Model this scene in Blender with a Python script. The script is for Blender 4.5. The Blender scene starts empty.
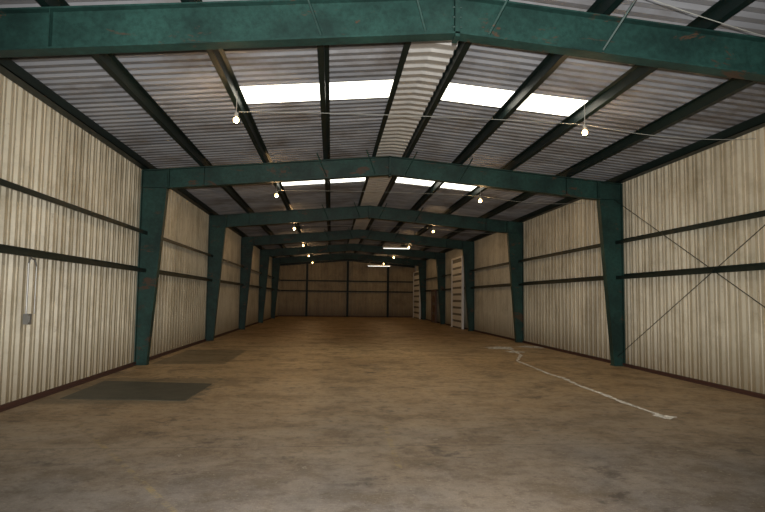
import bpy, random
import numpy as np
from math import *
from mathutils import Matrix, Vector
random.seed(7)
scn=bpy.context.scene; COL=scn.collection
W=6.1; HR=5.27; HE=4.73; D1=6.85; S=8.1445; FAR=53.7; BACK=-5.0
CX,H,YAW,PIT,ROLL,FPX=-1.4295,1.656,0.0843,0.071,0.0116,598.0
FR=[D1+S*i for i in range(-1,6)]   # -1.29, 6.85 ... 47.57
SL=(HR-HE)/W
def ztop(x): return HR-SL*abs(x)
PUR=0.2
# ---------------------------------------------------------------- materials
def newmat(n):
    m=bpy.data.materials.new(n); m.use_nodes=True
    nt=m.node_tree; b=nt.nodes["Principled BSDF"]; return m,nt,b
def N(nt,t,**k):
    n=nt.nodes.new(t)
    for a,v in k.items(): setattr(n,a,v)
    return n
def noise(nt,vec,scale,detail=5,rough=.6,dist=0):
    n=N(nt,"ShaderNodeTexNoise"); n.inputs["Scale"].default_value=scale; n.inputs["Detail"].default_value=detail
    n.inputs["Roughness"].default_value=rough; n.inputs["Distortion"].default_value=dist
    nt.links.new(vec,n.inputs["Vector"]); return n.outputs["Fac"]
def ramp(nt,fac,stops):
    r=N(nt,"ShaderNodeValToRGB"); e=r.color_ramp.elements
    while len(e)<len(stops): e.new(.5)
    for i,(p,c) in enumerate(stops):
        e[i].position=p; e[i].color=(c,c,c,1) if isinstance(c,(int,float)) else (*c,1)
    nt.links.new(fac,r.inputs[0]); return r.outputs[0]
def mix(nt,fac,a,b,mode='MIX'):
    m=N(nt,"ShaderNodeMix",data_type='RGBA',blend_type=mode)
    for s,v in ((0,fac),(6,a),(7,b)):
        if isinstance(v,bpy.types.NodeSocket): nt.links.new(v,m.inputs[s])
        elif isinstance(v,(int,float)): m.inputs[s].default_value=v if s==0 else (v,v,v,1)
        else: m.inputs[s].default_value=(*v,1)
    return m.outputs[2]
def mth(nt,op,a,b=0.0,c=None):
    m=N(nt,"ShaderNodeMath",operation=op)
    for i,v in enumerate((a,b) if c is None else (a,b,c)):
        if isinstance(v,bpy.types.NodeSocket): nt.links.new(v,m.inputs[i])
        else: m.inputs[i].default_value=v
    return m.outputs[0]
def pos(nt):
    g=N(nt,"ShaderNodeNewGeometry"); return g.outputs["Position"]
def mapv(nt,v,sc):
    m=N(nt,"ShaderNodeMapping"); m.inputs["Scale"].default_value=sc; nt.links.new(v,m.inputs["Vector"]); return m.outputs[0]
def bump(nt,b,h,st,dist=.01):
    n=N(nt,"ShaderNodeBump"); n.inputs["Strength"].default_value=st; n.inputs["Distance"].default_value=dist
    nt.links.new(h,n.inputs["Height"]); nt.links.new(n.outputs[0],b.inputs["Normal"])
def steel(name,base,dark,rust,thr,sc=1.1):
    m,nt,b=newmat(name); p=pos(nt)
    n1=noise(nt,p,1.3,5,.6); n2=noise(nt,mapv(nt,p,(1,1,2.2)),sc,9,.74,.5); n3=noise(nt,p,14,5,.7)
    c=mix(nt,ramp(nt,n1,[(.35,0.),(.65,1.)]),base,dark)
    c=mix(nt,ramp(nt,n3,[(.35,.45),(.6,0.)]),c,tuple(k*.5 for k in dark))
    n4=noise(nt,mapv(nt,p,(.8,1,3)),1.7,10,.78,.4)
    c=mix(nt,ramp(nt,n2,[(thr,0.),(thr+.02,.85)]),c,rust)
    c=mix(nt,ramp(nt,n4,[(thr+.01,0.),(thr+.03,.7)]),c,rust)
    nt.links.new(c,b.inputs["Base Color"]); b.inputs["Roughness"].default_value=.5; b.inputs["Specular IOR Level"].default_value=.3
    bump(nt,b,n2,.25); return m
M_STEEL=steel("green_steel_paint",(.026,.083,.071),(.012,.036,.032),(.085,.048,.030),.595)
M_PUR=steel("dark_green_purlin_paint",(.006,.019,.017),(.004,.013,.012),(.03,.018,.012),.66)
def panelmat(name,base,stain,axis):
    m,nt,b=newmat(name); p=pos(nt)
    sep=N(nt,"ShaderNodeSeparateXYZ"); nt.links.new(p,sep.inputs[0])
    t=sep.outputs[axis]; z=sep.outputs[2]
    pid=mth(nt,'FLOOR',mth(nt,'DIVIDE',t,.914))
    wn=N(nt,"ShaderNodeTexWhiteNoise",noise_dimensions='1D'); nt.links.new(pid,wn.inputs["W"])
    streak=noise(nt,mapv(nt,p,(3,3,.35)),1.0,5,.6)
    blot=noise(nt,p,.9,9,.74,.2); fine=noise(nt,p,7,8,.8)
    c=mix(nt,ramp(nt,streak,[(.45,0.),(.72,.45)]),base,stain)
    c=mix(nt,ramp(nt,blot,[(.46,0.),(.66,.6)]),c,stain)
    c=mix(nt,ramp(nt,fine,[(.58,0.),(.68,.40)]),c,(stain[0]*.55,stain[1]*.48,stain[2]*.4))
    c=mix(nt,1.0,c,mix(nt,wn.outputs["Value"],.84,1.0),'MULTIPLY')
    rr=noise(nt,mapv(nt,p,(3.,3.,1.6)),1.0,10,.8)
    c=mix(nt,ramp(nt,rr,[(.63,0.),(.69,.6)]),c,(.16,.09,.045))
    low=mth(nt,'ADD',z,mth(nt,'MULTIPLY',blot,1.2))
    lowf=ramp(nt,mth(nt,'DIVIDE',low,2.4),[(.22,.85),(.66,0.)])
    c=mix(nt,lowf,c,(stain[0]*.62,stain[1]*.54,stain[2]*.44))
    nt.links.new(c,b.inputs["Base Color"]); b.inputs["Roughness"].default_value=.45; b.inputs["Specular IOR Level"].default_value=.4
    return m
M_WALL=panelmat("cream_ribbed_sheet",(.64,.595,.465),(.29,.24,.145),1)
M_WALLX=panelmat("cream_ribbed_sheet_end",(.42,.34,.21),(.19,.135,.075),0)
def roofmat():
    m,nt,b=newmat("galvalume_roof_sheet"); p=pos(nt)
    n=noise(nt,mapv(nt,p,(.4,3,.5)),1.0,5,.6); n2=noise(nt,p,.7,6,.65)
    c=mix(nt,ramp(nt,n,[(.3,0.),(.7,1.)]),(.17,.18,.20),(.33,.34,.365))
    c=mix(nt,ramp(nt,n2,[(.47,0.),(.68,.75)]),c,(.105,.082,.062))
    nt.links.new(c,b.inputs["Base Color"]); b.inputs["Metallic"].default_value=.05; b.inputs["Roughness"].default_value=.65
    b.inputs["Specular IOR Level"].default_value=.25
    return m
M_ROOF=roofmat()
F=Vector((sin(YAW)*cos(PIT),cos(YAW)*cos(PIT),sin(PIT))); R0=Vector((cos(YAW),-sin(YAW),0)); U0=R0.cross(F)
R=cos(ROLL)*R0+sin(ROLL)*U0; U=-sin(ROLL)*R0+cos(ROLL)*U0
C=Vector((CX,0,H))
def gp(px,py):
    d=F+R*((px-382.5)/FPX)-U*((py-256)/FPX); t=-C.z/d.z; p=C+d*t; return (p.x,p.y)
def floormat():
    m,nt,b=newmat("stained_concrete_baked_light"); p=pos(nt)
    sep=N(nt,"ShaderNodeSeparateXYZ"); nt.links.new(p,sep.inputs[0]); X,Y=sep.outputs[0],sep.outputs[1]
    big=noise(nt,p,.30,7,.66,.2); med=noise(nt,p,1.1,10,.76,0); fine=noise(nt,p,6,9,.78); grit=noise(nt,p,32,5,.75); tiny=noise(nt,p,100,3,.7)
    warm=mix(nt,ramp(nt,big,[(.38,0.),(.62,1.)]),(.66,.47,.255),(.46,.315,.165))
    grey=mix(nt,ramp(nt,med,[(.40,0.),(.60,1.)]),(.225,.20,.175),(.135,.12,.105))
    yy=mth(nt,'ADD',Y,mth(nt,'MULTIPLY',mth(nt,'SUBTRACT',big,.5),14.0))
    c=mix(nt,ramp(nt,mth(nt,'DIVIDE',yy,16.0),[(.28,0.),(.85,1.)]),grey,warm)  # grey near to warm farther: doorway and bulb light put into floor colour
    c=mix(nt,ramp(nt,med,[(.50,0.),(.60,.55)]),c,(.15,.108,.066))
    c=mix(nt,ramp(nt,fine,[(.38,.65),(.50,0.)]),c,(.09,.066,.045))
    c=mix(nt,ramp(nt,grit,[(.56,0.),(.68,.5)]),c,(.50,.43,.33))
    c=mix(nt,ramp(nt,tiny,[(.36,.5),(.50,0.)]),c,(.06,.045,.034))
    sp=noise(nt,p,2.2,12,.85,0)
    c=mix(nt,ramp(nt,sp,[(.60,0.),(.64,.7)]),c,(.55,.52,.47))
    dk=noise(nt,p,1.3,10,.78,0)
    c=mix(nt,ramp(nt,dk,[(.36,.8),(.43,0.)]),c,(.05,.038,.031))
    def rect(x0,x1,y0,y1,ns):
        xx=mth(nt,'ADD',X,mth(nt,'MULTIPLY',mth(nt,'SUBTRACT',fine,.5),ns)); y_=mth(nt,'ADD',Y,mth(nt,'MULTIPLY',mth(nt,'SUBTRACT',fine,.5),ns))
        a=mth(nt,'MULTIPLY',mth(nt,'GREATER_THAN',xx,x0),mth(nt,'LESS_THAN',xx,x1))
        return mth(nt,'MULTIPLY',a,mth(nt,'MULTIPLY',mth(nt,'GREATER_THAN',y_,y0),mth(nt,'LESS_THAN',y_,y1)))
    a_=gp(140,364);b_=gp(225,364);c_=gp(245,350)
    c=mix(nt,mth(nt,'MULTIPLY',rect(-W+.3,b_[0],a_[1],c_[1],.5),.6),c,(.085,.08,.052))
    a_=gp(40,404);c_=gp(220,378)
    c=mix(nt,mth(nt,'MULTIPLY',rect(a_[0]-.2,c_[0]+.1,a_[1],c_[1],1.6),.5),c,(.085,.08,.058))
    for (p1,p2) in (((175,512),(80,425)),((400,470),(385,425))):
        (ax,ay),(bx,by)=gp(*p1),gp(*p2); L=hypot(bx-ax,by-ay); ux,uy=(bx-ax)/L,(by-ay)/L
        dd=mth(nt,'ABSOLUTE',mth(nt,'ADD',mth(nt,'MULTIPLY',X,-uy),mth(nt,'MULTIPLY_ADD',Y,ux,ax*uy-ay*ux)))
        f=mth(nt,'MULTIPLY',mth(nt,'LESS_THAN',dd,.03),ramp(nt,fine,[(.48,0.),(.62,.5)]))
        al=mth(nt,'ADD',mth(nt,'MULTIPLY',X,ux),mth(nt,'MULTIPLY_ADD',Y,uy,-(ax*ux+ay*uy)))
        f=mth(nt,'MULTIPLY',f,mth(nt,'MULTIPLY',mth(nt,'GREATER_THAN',al,0),mth(nt,'LESS_THAN',al,L)))
        c=mix(nt,f,c,(.40,.29,.08))
    q=mth(nt,'PINGPONG',mth(nt,'ADD',Y,-D1+S*3),S/2)
    c=mix(nt,ramp(nt,q,[(.004,.65),(.012,0.)]),c,(.04,.03,.02))
    nt.links.new(c,b.inputs["Base Color"])
    nt.links.new(ramp(nt,med,[(.3,.38),(.7,.66)]),b.inputs["Roughness"])
    b.inputs["Specular IOR Level"].default_value=.4
    bump(nt,b,fine,.25); return m
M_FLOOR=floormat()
def plain(name,col,rough=.5,metal=0,var=.25,sc=6):
    m,nt,b=newmat(name); n=noise(nt,pos(nt),sc,5,.6)
    nt.links.new(mix(nt,n,tuple(k*(1-var) for k in col),tuple(min(1,k*(1+var)) for k in col)),b.inputs["Base Color"])
    b.inputs["Roughness"].default_value=rough; b.inputs["Metallic"].default_value=metal; return m
def emis(name,col,st):
    m,nt,b=newmat(name); n=noise(nt,pos(nt),2.5,3,.5)
    nt.links.new(mix(nt,n,tuple(k*.9 for k in col),col),b.inputs["Emission Color"])
    b.inputs["Base Color"].default_value=(.8,.8,.75,1); b.inputs["Emission Strength"].default_value=st; return m
M_SKY=emis("translucent_fibreglass",(1.0,.96,.82),3.6)
M_TUBE=emis("fluorescent_tube_glass",(.95,1.0,.93),1.6)
M_BULB=emis("glowing_bulb_glass",(1.0,.60,.22),16)
M_RUST=plain("rusty_base_angle",(.065,.026,.018),.7)
M_COND=plain("grey_conduit",(.25,.25,.24),.4,.4)
M_CABLE=plain("white_cable",(.36,.37,.34),.6)
M_PORC=plain("porcelain",(.5,.48,.43),.3)
M_DOOR=plain("white_door_paint",(.80,.81,.82),.45,0,.08)
M_DOORD=plain("door_backing_paint",(.16,.16,.15),.6)
M_DOORB=plain("brown_door_paint",(.10,.045,.025),.5)
def matmat():
    m,nt,b=newmat("dark_worn_mat"); p=pos(nt); n=noise(nt,p,3,9,.78); n2=noise(nt,p,30,5,.7)
    c=mix(nt,ramp(nt,n,[(.38,0.),(.62,1.)]),(.046,.048,.036),(.085,.08,.058)); c=mix(nt,ramp(nt,n2,[(.55,0.),(.7,.4)]),c,(.2,.17,.12))
    nt.links.new(c,b.inputs["Base Color"]); b.inputs["Roughness"].default_value=.55; return m
M_MAT=matmat()
M_RIDGE=plain("ridge_flashing",(.62,.62,.60),.35,.45)
def powder():
    m,nt,b=newmat("white_powder"); p=pos(nt)
    n=noise(nt,p,7,8,.8)
    b.inputs["Base Color"].default_value=(.9,.89,.85,1); b.inputs["Roughness"].default_value=.9
    nt.links.new(ramp(nt,n,[(.36,0.),(.52,1.)]),b.inputs["Alpha"]); return m
M_POW=powder()
# ---------------------------------------------------------------- mesh builder
class MB:
    def __init__(s): s.v=[];s.f=[];s.m=[]
    def add(s,vs,fs,mi=0):
        o=len(s.v); s.v+=[tuple(v) for v in vs]; s.f+=[tuple(i+o for i in f) for f in fs]; s.m+=[mi]*len(fs)
    def box(s,a,b,mi=0):
        x0,y0,z0=a;x1,y1,z1=b
        s.add([(x0,y0,z0),(x1,y0,z0),(x1,y1,z0),(x0,y1,z0),(x0,y0,z1),(x1,y0,z1),(x1,y1,z1),(x0,y1,z1)],
        [(0,3,2,1),(4,5,6,7),(0,1,5,4),(1,2,6,5),(2,3,7,6),(3,0,4,7)],mi)
    def prismY(s,poly,y0,y1,mi=0):   # poly in xz
        n=len(poly)
        s.add([(x,y0,z) for x,z in poly]+[(x,y1,z) for x,z in poly],
          [tuple(range(n)),tuple(range(2*n-1,n-1,-1))]+[(i,i+n,(i+1)%n+n,(i+1)%n) for i in range(n)],mi)
    def flange(s,p,q,t,w,y,mi=0):
        dx,dz=q[0]-p[0],q[1]-p[1]; L=hypot(dx,dz); nx,nz=-dz/L*t/2,dx/L*t/2
        s.prismY([(p[0]-nx,p[1]-nz),(q[0]-nx,q[1]-nz),(q[0]+nx,q[1]+nz),(p[0]+nx,p[1]+nz)],y-w/2,y+w/2,mi)
    def tube(s,pts,r,n=6,mi=0,caps=True):
        pts=[Vector(p) for p in pts]; rs=r if isinstance(r,(list,tuple)) else [r]*len(pts); vs=[];fs=[]
        for i,p in enumerate(pts):
            t=(pts[min(i+1,len(pts)-1)]-pts[max(i-1,0)]).normalized()
            a=Vector((0,0,1)) if abs(t.z)<.9 else Vector((1,0,0))
            u=t.cross(a).normalized(); w=t.cross(u)
            for k in range(n):
                an=2*pi*k/n; vs.append(p+rs[i]*(cos(an)*u+sin(an)*w))
        for i in range(len(pts)-1):
            for k in range(n):
                k2=(k+1)%n; fs.append((i*n+k,i*n+k2,(i+1)*n+k2,(i+1)*n+k))
        if caps: fs+= [tuple(range(n)),tuple(range(len(pts)*n-1,(len(pts)-1)*n-1,-1))]
        s.add(vs,fs,mi)
    def obj(s,name,mats,smooth=False,parent=None):
        me=bpy.data.meshes.new(name); me.from_pydata(s.v,[],s.f); me.update()
        for m in (mats if isinstance(mats,(list,tuple)) else [mats]): me.materials.append(m)
        me.polygons.foreach_set("material_index",s.m)
        if smooth: me.polygons.foreach_set("use_smooth",[True]*len(s.f))
        o=bpy.data.objects.new(name,me); COL.objects.link(o)
        if parent: o.parent=parent
        return o
WALLP=(.3048,[(0,0),(.025,.055),(.095,.055),(.120,0),(.205,0),(.216,.016),(.240,.016),(.251,0)])
ROOFP=(.235,[(0,0),(.030,.058),(.105,.058),(.135,0)])
def prof(a,b,P):
    per,base=P; pts=[]; k=floor(a/per)-1
    while k*per<b+per:
        pts+=[(k*per+t,h) for t,h in base]; k+=1
    out=[(t,h) for t,h in pts if a<t<b]
    ip=lambda x: float(np.interp(x,[p[0] for p in pts],[p[1] for p in pts]))
    return [(a,ip(a))]+out+[(b,ip(b))]
def sheet(mb,fn,a,b,u0,u1,P=WALLP,mi=0):
    P=prof(a,b,P); vs=[]
    for t,h in P: vs+=[fn(t,h,u0),fn(t,h,u1)]
    mb.add(vs,[(2*i,2*i+2,2*i+3,2*i+1) for i in range(len(P)-1)],mi)
# ---------------------------------------------------------------- floor
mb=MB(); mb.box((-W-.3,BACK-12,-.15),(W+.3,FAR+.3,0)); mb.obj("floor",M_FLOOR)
# ---------------------------------------------------------------- walls
ZW=HE+PUR
def wall_side(sgn,name):
    mb=MB(); fn=lambda t,h,u:(sgn*(W+.03+h),t,u)
    sheet(mb,fn,BACK,FAR,0,ZW)
    return mb.obj(name,M_WALL)
wall_side(-1,"wall_left")
wall_side(1,"wall_right")
mb=MB()
fn=lambda t,h,u:(t,FAR+.02+h,u if u==0 else ztop(t)+PUR)
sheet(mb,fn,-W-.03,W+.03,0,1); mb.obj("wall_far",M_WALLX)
mb=MB() # front wall behind the camera with a big open bay doorway
fz=lambda t,h,u:(t,BACK-.02-h,ztop(t)+PUR if u==9 else u)
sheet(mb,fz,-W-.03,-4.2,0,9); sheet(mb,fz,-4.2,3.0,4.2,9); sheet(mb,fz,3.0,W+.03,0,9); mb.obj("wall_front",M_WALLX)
for sgn,nm in ((-1,"baseboard_left"),(1,"baseboard_right")):
    mb=MB(); x0,x1=sorted((sgn*(W+.025),sgn*(W-.02))); mb.box((x0,BACK,0),(x1,FAR,.07))
    x0,x1=sorted((sgn*(W+.025),sgn*(W-.07))); mb.box((x0,BACK,0),(x1,FAR,.012)); mb.obj(nm,M_RUST)
mb=MB(); mb.box((-W+.08,FAR-.06,0),(W-.08,FAR+.015,.07)); mb.obj("baseboard_far",M_RUST)
# ---------------------------------------------------------------- roof
mb=MB(); PXS={-1:[.38,1.60,3.10,4.62],1:[.38,1.78,3.10,4.62]}; PX=PXS[1]
for sgn in (-1,1):
    ys=BACK; fn=(lambda s: (lambda t,h,u:(s*u,t,ztop(u)+PUR+h)))(sgn); P_=PXS[sgn]
    for i,f in enumerate(FR):
        a,b=f+3.20,f+4.10
        if b>FAR or i==0 or i>2: continue
        sheet(mb,fn,ys,a,0,W+.12,ROOFP)
        sheet(mb,fn,a,b,0,P_[0],ROOFP); sheet(mb,fn,a,b,P_[2],W+.12,ROOFP); ys=b
        for k in (0,1):
            m2=MB(); sheet(m2,fn,a,b,P_[k],P_[k+1],ROOFP); m2.obj("skylight_panel",M_SKY)
    sheet(mb,fn,ys,FAR+.1,0,W+.12,ROOFP)
mb.obj("ceiling",M_ROOF)
mb=MB()
for sgn in (-1,1):
    vs=[];y=BACK;k=0
    while y<FAR:
        z=(0.0,.04,.04,0.0)[k%4]
        vs+=[(0,y,ztop(0)+PUR-.095+z),(sgn*.34,y,ztop(.34)+PUR-.095+z)]; y+=(.03,.12,.03,.12)[k%4];k+=1
    mb.add(vs,[(2*i,2*i+2,2*i+3,2*i+1) for i in range(k-1)])
mb.obj("ridge_flashing",M_RIDGE)
# ---------------------------------------------------------------- purlins (Z sections)
def purlin(sgn,x):
    mb=MB(); zt=ztop(x)+PUR-.008; zb=ztop(x)+.004; X=sgn*x
    mb.box((X-.004,BACK,zb),(X+.004,FAR-.02,zt))
    mb.box((X if sgn>0 else X-.085,BACK,zb),(X+.085 if sgn>0 else X,FAR-.02,zb+.006))
    mb.box((X-.075 if sgn>0 else X,BACK,zt-.018),(X if sgn>0 else X+.075,FAR-.02,zt-.012))
    mb.box((X+sgn*.085-.003,BACK,zb),(X+sgn*.085+.003,FAR-.02,zb+.024))
    return mb.obj("roof_purlin",M_PUR)
for sgn in (-1,1):
    for x in PXS[sgn]: purlin(sgn,x)
    mb=MB(); x0,x1=sorted((sgn*(W-.16),sgn*(W+.02)))
    mb.box((x0,BACK,HE+.02),(x1,FAR-.02,HE+.035)); xi=sgn*(W-.16)
    mb.box((min(xi,xi+sgn*.01),BACK,HE+.02),(max(xi,xi+sgn*.01),FAR-.02,HE+PUR-.01)); mb.obj("eave_strut",M_PUR)
# ---------------------------------------------------------------- girts (C sections)
for sgn in (-1,1):
    for z in (2.306,3.22):
        mb=MB(); xo=sgn*(W+.02); xi=sgn*(W-.17); X0,X1=min(xo,xi),max(xo,xi)
        for j in range(len(FR)):
            y0=FR[j]+.02 ; y1=FR[j+1]-.02 if j+1<len(FR) else FAR-.02
            mb.box((X0,y0,z-.004),(X1,y1,z+.004))
            mb.box((min(xi,xi+sgn*.007),y0,z-.085),(max(xi,xi+sgn*.007),y1,z+.004))
            mb.box((X0 if sgn<0 else X1-.007,y0,z),(X0+.007 if sgn<0 else X1,y1,z+.06))
        mb.obj("wall_girt",M_PUR)
for z in (2.306,3.22):
    mb=MB(); mb.box((-W+.2,FAR-.18,z-.004),(W-.2,FAR+.015,z+.004)); mb.box((-W+.2,FAR-.18,z-.10),(W-.2,FAR-.172,z+.004)); mb.obj("wall_girt",M_PUR)
# ---------------------------------------------------------------- rigid frames
def frame(y):
    mb=MB(); t=.02; fw=.2; D=.47
    for s in (-1,1):
        xo=s*(W-.0); xb=s*(W-.27); xt=s*(W-.60)
        zk=ztop(W-.60)-D
        mb.prismY([(xo,0),(xb,0),(xt,zk),(xt,ztop(xt)),(xo,ztop(xo))],y-.006,y+.006)
        mb.flange((xo,0),(xo,ztop(xo)),t,fw,y); mb.flange((xb,0.02),(xt,zk),t,fw,y)
        mb.box((min(xo,xb)-.02,y-.13,0),(max(xo,xb)+.02,y+.13,.02))
        mb.flange((xo,zk),(xt,zk),.014,fw*.95,y)
        mb.flange((xt,zk),(xt,ztop(xt)),.03,fw,y)
        mb.flange((xt-s*.035,zk+.01),(xt-s*.035,ztop(xt)-.01),.022,fw,y)
        x0=xt; za=HR-D
        mb.prismY([(x0,zk),(0,za),(0,HR),(x0,ztop(x0))],y-.006,y+.006)
        mb.flange((xo,ztop(xo)-t/2),(0,HR-t/2),t,fw,y); mb.flange((x0,zk),(0,za),t,fw,y)
        mb.box((min(0,s*.028),y-.1,za-.05),(max(0,s*.028),y+.1,HR-.002))
        for zz in (za+.08,za+.2,za+.32,za+.42):
            for yy in (-.065,.065):
                mb.tube([(s*.02,y+yy,zz),(s*.055,y+yy,zz)],.014,6)
        for x in (PX[3],):
            X=s*x
            mb.box((X-.004,y-.09,ztop(x)-D+.01),(X+.004,y+.09,ztop(x)-.01))
        for x in (PXS[s][0],PXS[s][1]):
            for dy in (-1,1):
                mb.tube([(s*x,y+dy*.09,ztop(x)-D+.03),(s*(x+.25),y+dy*.50,ztop(x+.25)+.09)],.016,5)
    return mb.obj("rigid_steel_frame",M_STEEL)
for y in FR: frame(y)
for x in (-3.6,0.0,3.6):
    mb=MB(); 
    mb.box((x-.09,FAR-.40,0),(x+.09,FAR-.385,ztop(x))); mb.box((x-.09,FAR-.2,0),(x+.09,FAR-.185,ztop(x))); mb.box((x-.006,FAR-.40,0),(x+.006,FAR-.185,ztop(x)))
    mb.obj("end_wall_post",M_PUR)
mb=MB()
for s in (-1,1): mb.prismY([(s*(W-.1),ztop(W-.1)-.3),(0,HR-.3),(0,HR),(s*(W-.1),ztop(W-.1))],FAR-.3,FAR-.2)
mb.obj("end_wall_rafter",M_PUR)
# ---------------------------------------------------------------- rod bracing
mb=MB(); x=W-.22; a,b=FR[1]+.1,FR[2]-.1
mb.tube([(x,a,.25),(x,b,4.3)],.008,6); mb.tube([(x+.03,a,4.3),(x+.03,b,.25)],.008,6)
mb.obj("brace_rods",M_PUR)
# ---------------------------------------------------------------- bulbs + cable
def bulb(x,y,z,power):
    root=bpy.data.objects.new("hanging_light_bulb",None); COL.objects.link(root); root.location=(x,y,z)
    zp=ztop(abs(x))+.0-z
    mb=MB(); mb.tube([(0,0,.10),(0,0,zp)],.006,6); mb.tube([(0,0,.05),(0,0,.07),(0,0,.12),(0,0,.13)],[.022,.03,.03,.012],12); mb.obj("socket",M_PORC,True,root)
    mb=MB(); R_=.048; pts=[];rs=[]
    for k in range(11):
        a=pi*k/10; pts.append((0,0,-R_*cos(a))); rs.append(max(.002,R_*sin(a)))
    pts=pts[:9]+[(0,0,.045),(0,0,.055)]; rs=rs[:9]+[.018,.016]
    mb.tube(pts,rs,14); mb.obj("glass",M_BULB,True,root)
    l=bpy.data.lights.new("bulb_light",'POINT'); l.energy=power; l.color=(1,.62,.29); l.shadow_soft_size=.05
    o=bpy.data.objects.new("bulb_light",l); COL.objects.link(o); o.parent=root; o.location=(0,0,-.08)
def hang(p,q,sag,n=16):
    return [tuple(p[i]+(q[i]-p[i])*k/n-(sag*4*(k/n)*(1-k/n) if i==2 else 0) for i in range(3)) for k in range(n+1)]
BY=[(9.7,4.52),(16.9,4.52),(25.0,4.52),(33.0,4.52),(41.2,4.52),(49.2,4.52)]
for y,z in BY:
    for x in (-3.02,2.83): bulb(x,y,z,35)
    mb=MB()
    mb.tube(hang((-2.98,y,z+.14),(2.79,y,z+.14),-.04),.0055,5)
    mb.tube(hang((2.87,y,z+.14),(W-.1,y+.1,4.55),.10),.0055,5)
    mb.obj("lighting_cable",M_CABLE)
mb=MB(); mb.tube(hang((1.6,5.6,4.75),(W-.1,6.6,4.5),.10),.0055,5); mb.obj("lighting_cable",M_CABLE)
def fluoro(x,y,z,L):
    root=bpy.data.objects.new("fluorescent_light",None); COL.objects.link(root); root.location=(x,y,z)
    mb=MB(); mb.prismY([(-L/2,.03),(L/2,.03),(L/2,.10),(-L/2,.10)],-.07,.07)
    for sx in (-1,1):
        mb.box((sx*L/2-.01,-.07,-.03),(sx*L/2+.01,.07,.10)); mb.tube([(sx*L*.4,0,.1),(sx*L*.4,0,ztop(abs(x)+L*.4)-z+.02)],.006,5)
    mb.obj("housing",M_PORC,parent=root)
    mb=MB()
    for yy in (-.04,.04): mb.tube([(-L/2+.01,yy,-.005),(L/2-.01,yy,-.005)],.019,8)
    mb.obj("tubes",M_TUBE,parent=root)
fluoro(2.45,36.0,4.70,1.6); fluoro(2.55,50.6,4.40,1.9)
# conduit with switch box on left wall
mb=MB(); x=-W+.03; y=9.6
mb.tube([(x,y+.25,2.1),(x,y+.18,2.2),(x,y+.05,2.22),(x,y,2.14),(x,y,1.32)],.014,8)
mb.tube([(x,y+.25,2.1),(x,y+.25,1.35)],.010,8)
mb.box((x-.03,y-.03,1.20),(x+.05,y+.08,1.36)); mb.box((x+.05,y-.01,1.23),(x+.06,y+.06,1.33))
mb.obj("switch_box_with_conduit",M_COND)
# ---------------------------------------------------------------- right-wall doors
def door(name,y0,y1,z1,mat,ribs):
    mb=MB(); x=W-.21
    mb.box((x-.05,y0,.01),(x+.02,y1,z1),1)
    n=ribs
    for k in range(n):
        z=.1+(z1-.2)*k/n; mb.box((x-.085,y0+.06,z),(x-.05,y1-.06,z+(z1-.2)/n*.68))
    for (a,b) in ((y0-.1,y0),(y1,y1+.1)): mb.box((x-.11,a,.01),(x+.02,b,z1+.1))
    mb.box((x-.11,y0,z1),(x+.02,y1,z1+.1)); mb.tube([(x-.09,y0+.15,1.0),(x-.13,y0+.15,1.0),(x-.13,y0+.15,1.15)],.015,6)
    return mb.obj(name,[mat,M_DOORD])
door("door_1",32.9,35.6,4.0,M_DOOR,10)
door("door_2",41.5,42.9,2.2,M_DOORB,3)
door("door_3",49.0,52.6,3.9,M_DOOR,8)
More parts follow.
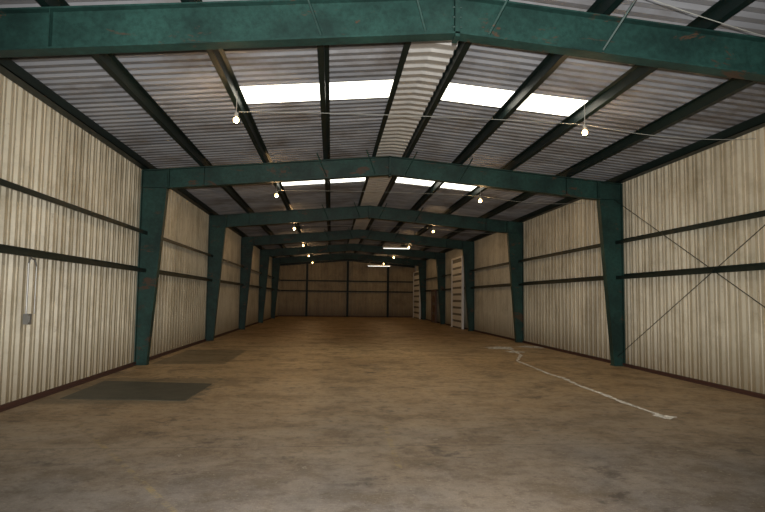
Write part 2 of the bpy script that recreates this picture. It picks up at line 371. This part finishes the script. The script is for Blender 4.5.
# ---------------------------------------------------------------- floor marks
TR=[gp(*q) for q in [(497,347),(512,350),(521,355),(517,361),(530,366),(549,374),(563,378),(580,386),(600,393),(622,402),(645,410),(672,419)]]
mb=MB(); vs=[]; L=[]
for i in range(len(TR)-1):
    for k in range(8): 
        t=k/8; L.append((TR[i][0]*(1-t)+TR[i+1][0]*t,TR[i][1]*(1-t)+TR[i+1][1]*t))
for i,(x,y) in enumerate(L):
    a=L[max(i-1,0)];b=L[min(i+1,len(L)-1)]; d=Vector((b[0]-a[0],b[1]-a[1])).normalized(); w=.02+.045*random.random()
    vs+=[(x-d.y*w,y+d.x*w,.003),(x+d.y*w,y-d.x*w,.003)]
mb.add(vs,[(2*i,2*i+1,2*i+3,2*i+2) for i in range(len(L)-1)])
for px,py,r in ((500,348,.6),(533,347,.6),(665,417,.16),(515,352,.3)):
    x,y=gp(px,py); n=18; vs=[(x,y,.004)]+[(x+cos(2*pi*k/n)*r*(.6+.6*random.random()),y+sin(2*pi*k/n)*r*(.6+.6*random.random()),.004) for k in range(n)]
    mb.add(vs,[(0,k+1,(k+1)%n+1) for k in range(n)])
mb.obj("white_powder_trail",M_POW)
a=gp(60,399);b=gp(185,401);c=gp(212,384);d=gp(105,381)
mb=MB(); q=[a,b,c,d]; mb.add([(x,y,0) for x,y in q]+[(x,y,.008) for x,y in q],[(0,3,2,1),(4,5,6,7),(0,1,5,4),(1,2,6,5),(2,3,7,6),(3,0,4,7)]); mb.obj("floor_mat",M_MAT)
# ---------------------------------------------------------------- lights
w=bpy.data.worlds.new("sky"); scn.world=w; w.use_nodes=True; bg=w.node_tree.nodes["Background"]
skyt=w.node_tree.nodes.new("ShaderNodeTexSky"); skyt.sky_type='HOSEK_WILKIE'; skyt.turbidity=5
w.node_tree.links.new(skyt.outputs[0],bg.inputs[0]); bg.inputs[1].default_value=.25
pl=bpy.data.lights.new("doorway_portal",'AREA'); pl.shape='RECTANGLE'; pl.size=7.2; pl.size_y=4.2; pl.cycles.is_portal=True
po=bpy.data.objects.new("doorway_portal",pl); COL.objects.link(po); po.location=(-.6,BACK-.1,2.1); po.rotation_euler=(radians(90),0,0)
fl=bpy.data.lights.new("camera_flash",'SPOT'); fl.energy=3200; fl.color=(1,.96,.90); fl.shadow_soft_size=.04; fl.spot_size=radians(98); fl.spot_blend=.75
fo=bpy.data.objects.new("camera_flash",fl); COL.objects.link(fo)
fo.matrix_world=Matrix.Translation(C+Vector((0,-.05,.16)))@Matrix((R,U,-F)).transposed().to_4x4()
cam=bpy.data.cameras.new("camera"); co=bpy.data.objects.new("camera",cam); COL.objects.link(co)
cam.sensor_width=36; cam.lens=FPX*36/765; cam.clip_start=.05; cam.clip_end=300
co.matrix_world=Matrix.Translation(C)@Matrix((R,U,-F)).transposed().to_4x4()
scn.camera=co
scn.view_settings.view_transform='Standard'
